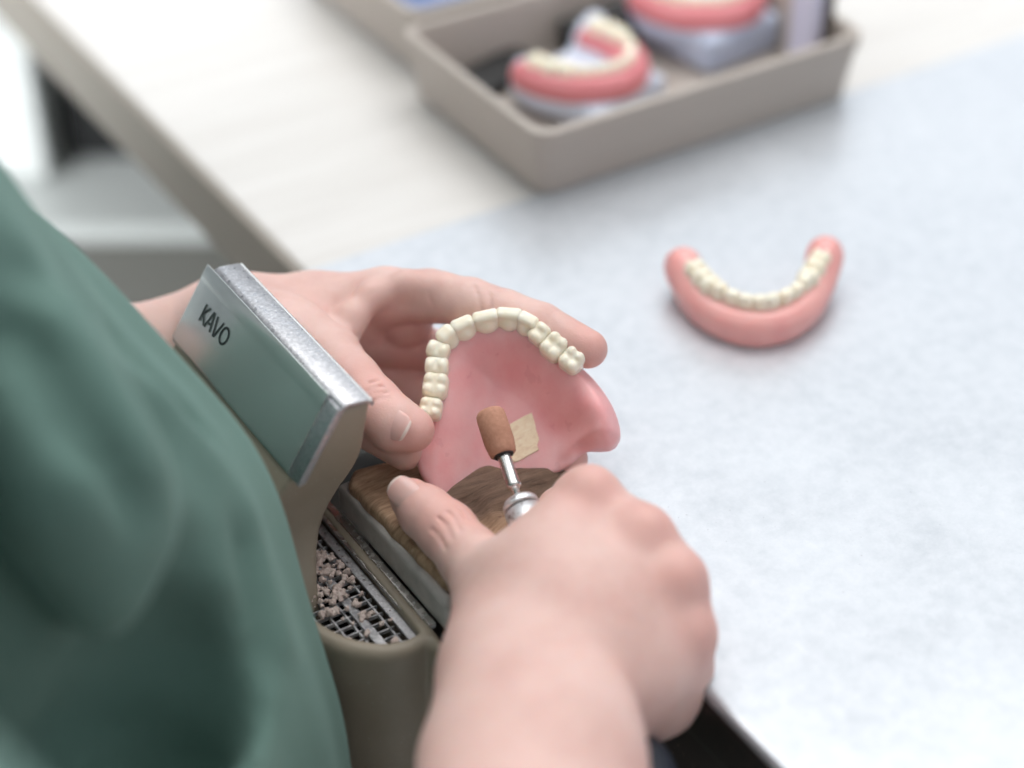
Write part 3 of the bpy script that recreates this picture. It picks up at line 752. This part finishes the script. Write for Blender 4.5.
B.cap(K(300, 322, 69.2), K(338, 318, 69.2), .95, .75, .8)                   # web of the thumb
iP = K(470, 303, 68.0); iD = K(541, 327, 67.2); iT = K(588, 349, 66.4)
B.chain([iM, K(430, 296, 68.9), iP], [.98, .86, .84], .3)
B.chain([K(338, 345, 67.6), K(352, 318, 67.9), K(372, 296, 68.2), K(405, 284, 68.3), K(440, 288, 68.2)], [.62, .5, .42, .42, .5], .35)
B.ell(K(402, 322, 70.1), EYE, (1.08, 1.08, 1.0), .03); B.chain([iP, K(505, 314, 67.6), iD], [.84, .80, .80], .15); B.chain([iD, iT], [.80, .64], .12)
B.chain([mM, K(420, 352, 70.6), K(500, 372, 70.4), K(552, 425, 69.2)], [1.0, .92, .84, .78], .03); B.chain([K(552, 425, 69.2), K(568, 459, 67.2)], [.76, .66], .12)
B.chain([rM, K(400, 388, 70.6), K(445, 408, 69.8), K(478, 440, 68.4)], [.95, .85, .78, .72], .03); B.cap(K(478, 440, 68.4), K(490, 458, 67.6), .7, .55, .1)
B.chain([pM, K(380, 412, 69.6), K(410, 424, 68.6), K(425, 440, 67.8)], [.85, .74, .66, .55], .12)
tI = K(372, 405, 65.5); tT = K(412, 430, 64.9)
B.chain([tM, K(350, 382, 66.1), tI], [1.12, .95, .93], .35); B.chain([tI, K(395, 424, 65.0), tT], [.93, .86, .72], .25)
B.chain([K(375, 430, 66), K(405, 452, 65.9)], [.75, .6], .4)                # thumb pad pressed on the flange
# ---- right hand
wr = K(527, 700, 56.6)
er = np.array([-17.5, -31.5, -2.0]); fr = nrm(wr-er)
nR = cvec(-.25, .45, .9)
B.cap(er, wr-fr*9, 3.9, 3.5, 1.0, n=nR, fl=1.15); B.cap(wr-fr*9, wr-fr*2, 3.45, 2.8, 1, n=nR, fl=1.25); B.cap(wr-fr*2, K(540, 690, 57.6), 2.75, 2.5, 1.6, n=nR, fl=1.45)
MI, MM, MR, MP = K(588, 500, 61), K(638, 541, 60), K(671, 584, 59.4), K(682, 638, 59.2)
B.chain([K(498, 690, 57.6), K(545, 590, 59.4), MI], [1.5, 1.3, .92], 1.2); B.chain([K(520, 690, 57.4), K(580, 610, 58.8), MM], [1.4, 1.2, .93], 1.1)
B.chain([K(545, 695, 57.4), K(610, 640, 58.6), MR], [1.4, 1.2, .9], 1.1); B.chain([K(575, 705, 58), K(640, 672, 58.8), MP], [1.4, 1.25, .84], 1.1)
B.chain([K(600, 715, 59.3), K(655, 690, 60.2), K(680, 665, 60.2)], [1.3, 1.2, .9], 1.0)  # heel of the hand, little-finger side
B.chain([MI, MM, MR, MP], [.78, .82, .8, .7], .7)
B.chain([K(560, 560, 60.2), K(610, 600, 59.8), K(640, 640, 59.8)], [1.2, 1.25, 1.2], 1.2)
# thumb
tc0, tc1, ti, tt = K(500, 660, 58.7), K(492, 590, 60.8), K(447, 531, 62.9), K(411, 499, 63.7)
B.chain([tc0, tc1], [1.6, 1.15], 1.1); B.chain([tc1, K(472, 560, 61.9), ti], [1.12, .93, .93], .4); B.chain([ti, K(425, 512, 63.4), tt], [.93, .84, .66], .2)
B.cap(K(520, 575, 60.2), K(560, 540, 60.6), 1.1, .95, 1.0)                   # web
# curled fingers below the knuckles, around the handpiece
iP2 = K(562, 512, 64.3)
B.chain([MI, K(580, 500, 62.8), iP2], [.92, .85, .8], .3); B.chain([iP2, K(545, 535, 64.0), K(530, 548, 63.2)], [.8, .7, .56], .15)
B.chain([MM, K(640, 545, 62.6), K(622, 560, 64.0)], [.92, .85, .8], .3); B.chain([K(622, 560, 64.0), K(585, 580, 63.7), K(560, 590, 62.9)], [.78, .7, .56], .1)
B.chain([MR, K(672, 595, 61.6), K(650, 615, 62.6)], [.9, .82, .76], .3); B.chain([K(650, 615, 62.6), K(612, 625, 62.3), K(588, 628, 61.6)], [.75, .68, .55], .1)
B.chain([MP, K(680, 655, 60.9), K(660, 665, 61.5)], [.82, .75, .68], .3); B.chain([K(660, 665, 61.5), K(625, 668, 61.4), K(605, 668, 61.0)], [.66, .6, .5], .1)
# knuckles, tendons, wrinkles
for p, r in ((K(592, 489, 60.4), .5), (K(646, 530, 59.4), .55), (K(680, 576, 58.8), .55), (K(694, 630, 58.8), .5)): B.ell(p, EYE, (r*.85, r*.85, r*.85), .7)
for (a, b, r) in ((K(560, 560, 57.4), K(584, 505, 59.7), .0), (K(612, 540, 57.6), K(636, 536, 59), .0)): pass
for (a, b, r) in ((K(612, 505, 59.2), K(608, 560, 57.9), .28), (K(664, 552, 58.5), K(640, 600, 57.4), .28), (K(694, 604, 57.9), K(665, 630, 57.3), .22)):
    pass
def bhit(px, py, t0=54):
    for t in np.arange(t0, 76, .03):
        p = K(px, py, t); i = [int(np.searchsorted(B.a[j], p[j])) for j in range(3)]
        if B.F[tuple(min(i[j], B.F.shape[j]-1) for j in range(3))] < 0: return p
    return K(px, py, 66)
def wrinkle(pts, r=.022, k=.10):
    q = [bhit(*p) for p in smooth_curve(pts, 3)]
    if max(np.linalg.norm(q[i+1]-q[i]) for i in range(len(q)-1)) > 1.2: print('wrinkle jumps', pts[0])
    B.chain(q, [r]*len(q), k, 'cut')
WR = [[(474, 285), (479, 300), (482, 316)], [(488, 288), (490, 302), (489, 314)], [(546, 308), (546, 322), (540, 338)], [(552, 312), (550, 326)],
      [(428, 292), (432, 305), (438, 318)],
      [(366, 392), (374, 387), (384, 387)], [(364, 399), (374, 393), (388, 393)], [(364, 407), (376, 399), (390, 398)], [(370, 384), (380, 380)],
      [(438, 518), (446, 526), (452, 540)], [(446, 511), (455, 520), (460, 532)], [(430, 528), (440, 537), (446, 550)], [(455, 506), (462, 512), (468, 522)],
      [(352, 332), (368, 344), (392, 345), (420, 336)]]
for w_ in WR: wrinkle(w_)
# ---- torso, upper arms, neck stump hidden in the top
B.chain([np.array([-27, 2, -22]), np.array([-30, 2, 5]), np.array([-34, 2, 24])], [8, 8, 8.5], 3, n=(1, 0, 0), fl=1.25)
SR, SL = np.array([-35, -16, 27.]), np.array([-35, 20, 27.])
B.cap(SR, SL, 5.5, 5.5, 3); B.chain([SR, er], [4.6, 3.9], 2); B.chain([SL, el], [4.6, 3.9], 2)
B.fn(lambda x, y, z: np.maximum(-.15-x, z-.17)+0*y, (-.4, -14, -3), (5.6, 15, .7), .05, 'cut')   # flesh pressed flat where it rests on the bench
link('body', B.mesh('body', 2), SK, per)

# ---- nails
def nail(c, d, n, ln, wd, R, name='fingernail'):
    d = nrm(d); n = nrm(n-np.dot(n, d)*d); s = np.cross(d, n); v = []; f = []; NU, NV_ = 13, 11
    phi = wd/2/R
    for j in range(NV_):
        t = j/(NV_-1)*2-1
        for i in range(NU):
            g = (i/(NU-1)*2-1)
            sq = (1-abs(t)**3*.35) if t < 0 else (1-t**4*.30)
            a = g*phi*sq
            l = t*ln/2+(-.10 if t < 0 else .06)*ln*(1-g*g)*abs(t)
            rr = R*(1-.10*max(t, 0)**2)
            v.append(c+d*l+s*math.sin(a)*rr+n*(math.cos(a)*rr-R))
    for j in range(NV_-1):
        for i in range(NU-1): q = j*NU+i; f.append((q, q+1, q+NU+1, q+NU))
    o = MB().add(v, f).build(name, NL, per, 0, True); o.data.materials.append(NT)
    for k, pg in enumerate(o.data.polygons):
        if k//(NU-1) >= NV_-2: pg.material_index = 1
    md = o.modifiers.new('s', 'SOLIDIFY'); md.thickness = .0006; md.offset = -1
    b = o.modifiers.new('b', 'SUBSURF'); b.levels = 1; b.render_levels = 1
    return o
nd = cvec(-.25, .25, 1)
nail(K(406, 494, 63.4)+nrm(nd)*.42, tt-ti, nd, 1.05, 1.05, .72)
nd = cvec(-.35, .12, 1)
nail(K(401, 426, 64.7)+nrm(nd)*.66, tT-tI, nd, .95, 1.05, .78)

# ---- scrub top
G = Field(axis((-47, -5, .4)), axis((-30, 36, .4)), axis((-26, 38, .4)))
G.chain([np.array([-25, 2, -24.]), np.array([-24.0, 2, -4.]), np.array([-25.8, 2, 8.]), np.array([-36, 2, 24.])], [16.5, 16.5, 14.2, 11.5], 3, n=(1, 0, 0), fl=1.12)
G.ell((-22, -1, -6), EYE, (13.2, 12.5, 16), 4)
G.ell((-18.4, 8, 2.5), EYE, (8.5, 11, 9.5), 4); G.ell((-17.4, 2, 1.5), EYE, (8.5, 8.5, 9.5), 4); G.cap(SR, SL, 6.8, 6.8, 4)
eS = SL+(el-SL)*.80; G.chain([SL, eS], [7.2, 6.2], 3); G.cap(eS, eS+nrm(el-SL)*.1, 6.2, 6.2, 2)
eR = SR+(er-SR)*.55; G.chain([SR, eR], [7.0, 6.4], 2.5)
gx, gy, gz = G.a[0][:, None, None], G.a[1][None, :, None], G.a[2][None, None, :]
# hanging folds in the cloth
def fold(a, b, r, k=2.2, op='cut'): G.cap(a, b, r, r*.6, k, op, m=1)
def hit(px, py):                               # where the line of view first meets the cloth
    for t in np.arange(22, 75, .25):
        p = K(px, py, t); i = [int(round((p[j]-float(G.a[j][0]))/.4)) for j in range(3)]
        if all(0 <= i[j] < G.F.shape[j] for j in range(3)) and G.F[tuple(i)] < 0: return p
    return None
def crease(pts, r, dp, k=1.2, op='cut'):
    q = []
    for (px, py) in pts:
        h = hit(px, py)
        if h is None: print('no cloth at', px, py); return
        q.append(h+nrm(CAM-h)*(-dp))
    G.chain(q, r, k, op)
crease([(0, 262), (35, 268), (72, 292)], [.7, .6, .2], -.1, .9)
crease([(0, 495), (30, 630), (80, 767)], [4.6, 4.6, 4.6], 1.8, 1.0)
crease([(40, 420), (85, 500), (118, 590)], [1.6, 1.5, 1.0], -.4, 1.2, 'add')
crease([(200, 560), (185, 610), (160, 690), (130, 760)], [.7, 1.6, 2.3, 2.6], .0, 1.0)
crease([(10, 400), (60, 480), (110, 580)], [1.2, 1.0, .5], .3, 2.5, 'add')
crease([(10, 330), (80, 420), (140, 510)], [.5, .6, .3], .1, .7)
crease([(120, 330), (190, 430), (240, 540), (270, 650)], [.3, .4, .4, .3], .1, .7)
crease([(60, 300), (150, 400), (230, 520), (280, 640)], [.30, .30, .30, .3], .05, .8, 'add')
G.F += (.16*np.sin(gy*.55+gz*.35+.6*np.sin(gx*.4))*np.sin(gz*.22+gx*.3)+.10*np.sin(gy*1.1-gz*.7+gx*.5)).astype(np.float32)
top_ = link('scrub_top', G.mesh('scrub', 2), SG, per)
# ---- trouser leg under the bench edge
G = Field(axis((-40, 12, .5)), axis((-30, 14, .5)), axis((-40, -12, .5)))
G.chain([np.array([-34, -9, -30.]), np.array([8, -13, -24.])], [9.5, 8], 1); G.chain([np.array([-34, 12, -30.]), np.array([8, 12, -26.])], [9.5, 8], 1)
link('trousers', G.mesh('tr', 1), NV, per)

# ================================================================== light and camera
wd = bpy.data.worlds.new('World'); SC.world = wd; wd.use_nodes = True
bg = wd.node_tree.nodes['Background']; bg.inputs[0].default_value = (.84, .92, 1.0, 1); bg.inputs[1].default_value = .32
def area(name, loc, tgt, sx, sy, power, col):
    l = bpy.data.lights.new(name, 'AREA'); l.shape = 'RECTANGLE'; l.size = sx; l.size_y = sy; l.energy = power; l.color = col
    o = bpy.data.objects.new(name, l); COL.objects.link(o); o.location = V3(loc)
    d = V3(tgt)-V3(loc); o.rotation_euler = d.to_track_quat('-Z', 'Y').to_euler(); return o
area('window_daylight', (150, 210, 150), (0, 0, 0), 3.0, 2.0, 23, (.90, .95, 1))
area('window_side', (60, -230, 120), (0, 0, 0), 3.0, 2.0, 15, (.95, .97, 1))
area('cabinet_fill', (-215, 10, 70), (30, 165, -45), 1.8, 1.6, 120, (.95, .98, 1))  # added fill lamp that brightens the far cabinet, no actual window
area('ceiling_luminaire', (28, 28, 194), (0, 0, 0), 2.2, 2.2, 60, (1, .985, .97))

cd = bpy.data.cameras.new('Camera'); cam = bpy.data.objects.new('Camera', cd); COL.objects.link(cam)
cd.sensor_width = 36; cd.lens = F_PX/1024*36; cd.clip_start = .01; cd.clip_end = 50
r_, u_, b_ = cvec(1, 0, 0), cvec(0, 1, 0), cvec(0, 0, 1)
M = Matrix(((r_[0], u_[0], b_[0], 0), (r_[1], u_[1], b_[1], 0), (r_[2], u_[2], b_[2], 0), (0, 0, 0, 1)))
cam.matrix_world = Matrix.Translation(V3(CAM)) @ M
cd.dof.use_dof = True; cd.dof.focus_distance = .652; cd.dof.aperture_fstop = 3.3
SC.camera = cam
vs = SC.view_settings; vs.view_transform = 'Standard'; vs.look = 'None'; vs.gamma = 1; vs.exposure = 0; vs.use_curve_mapping = False
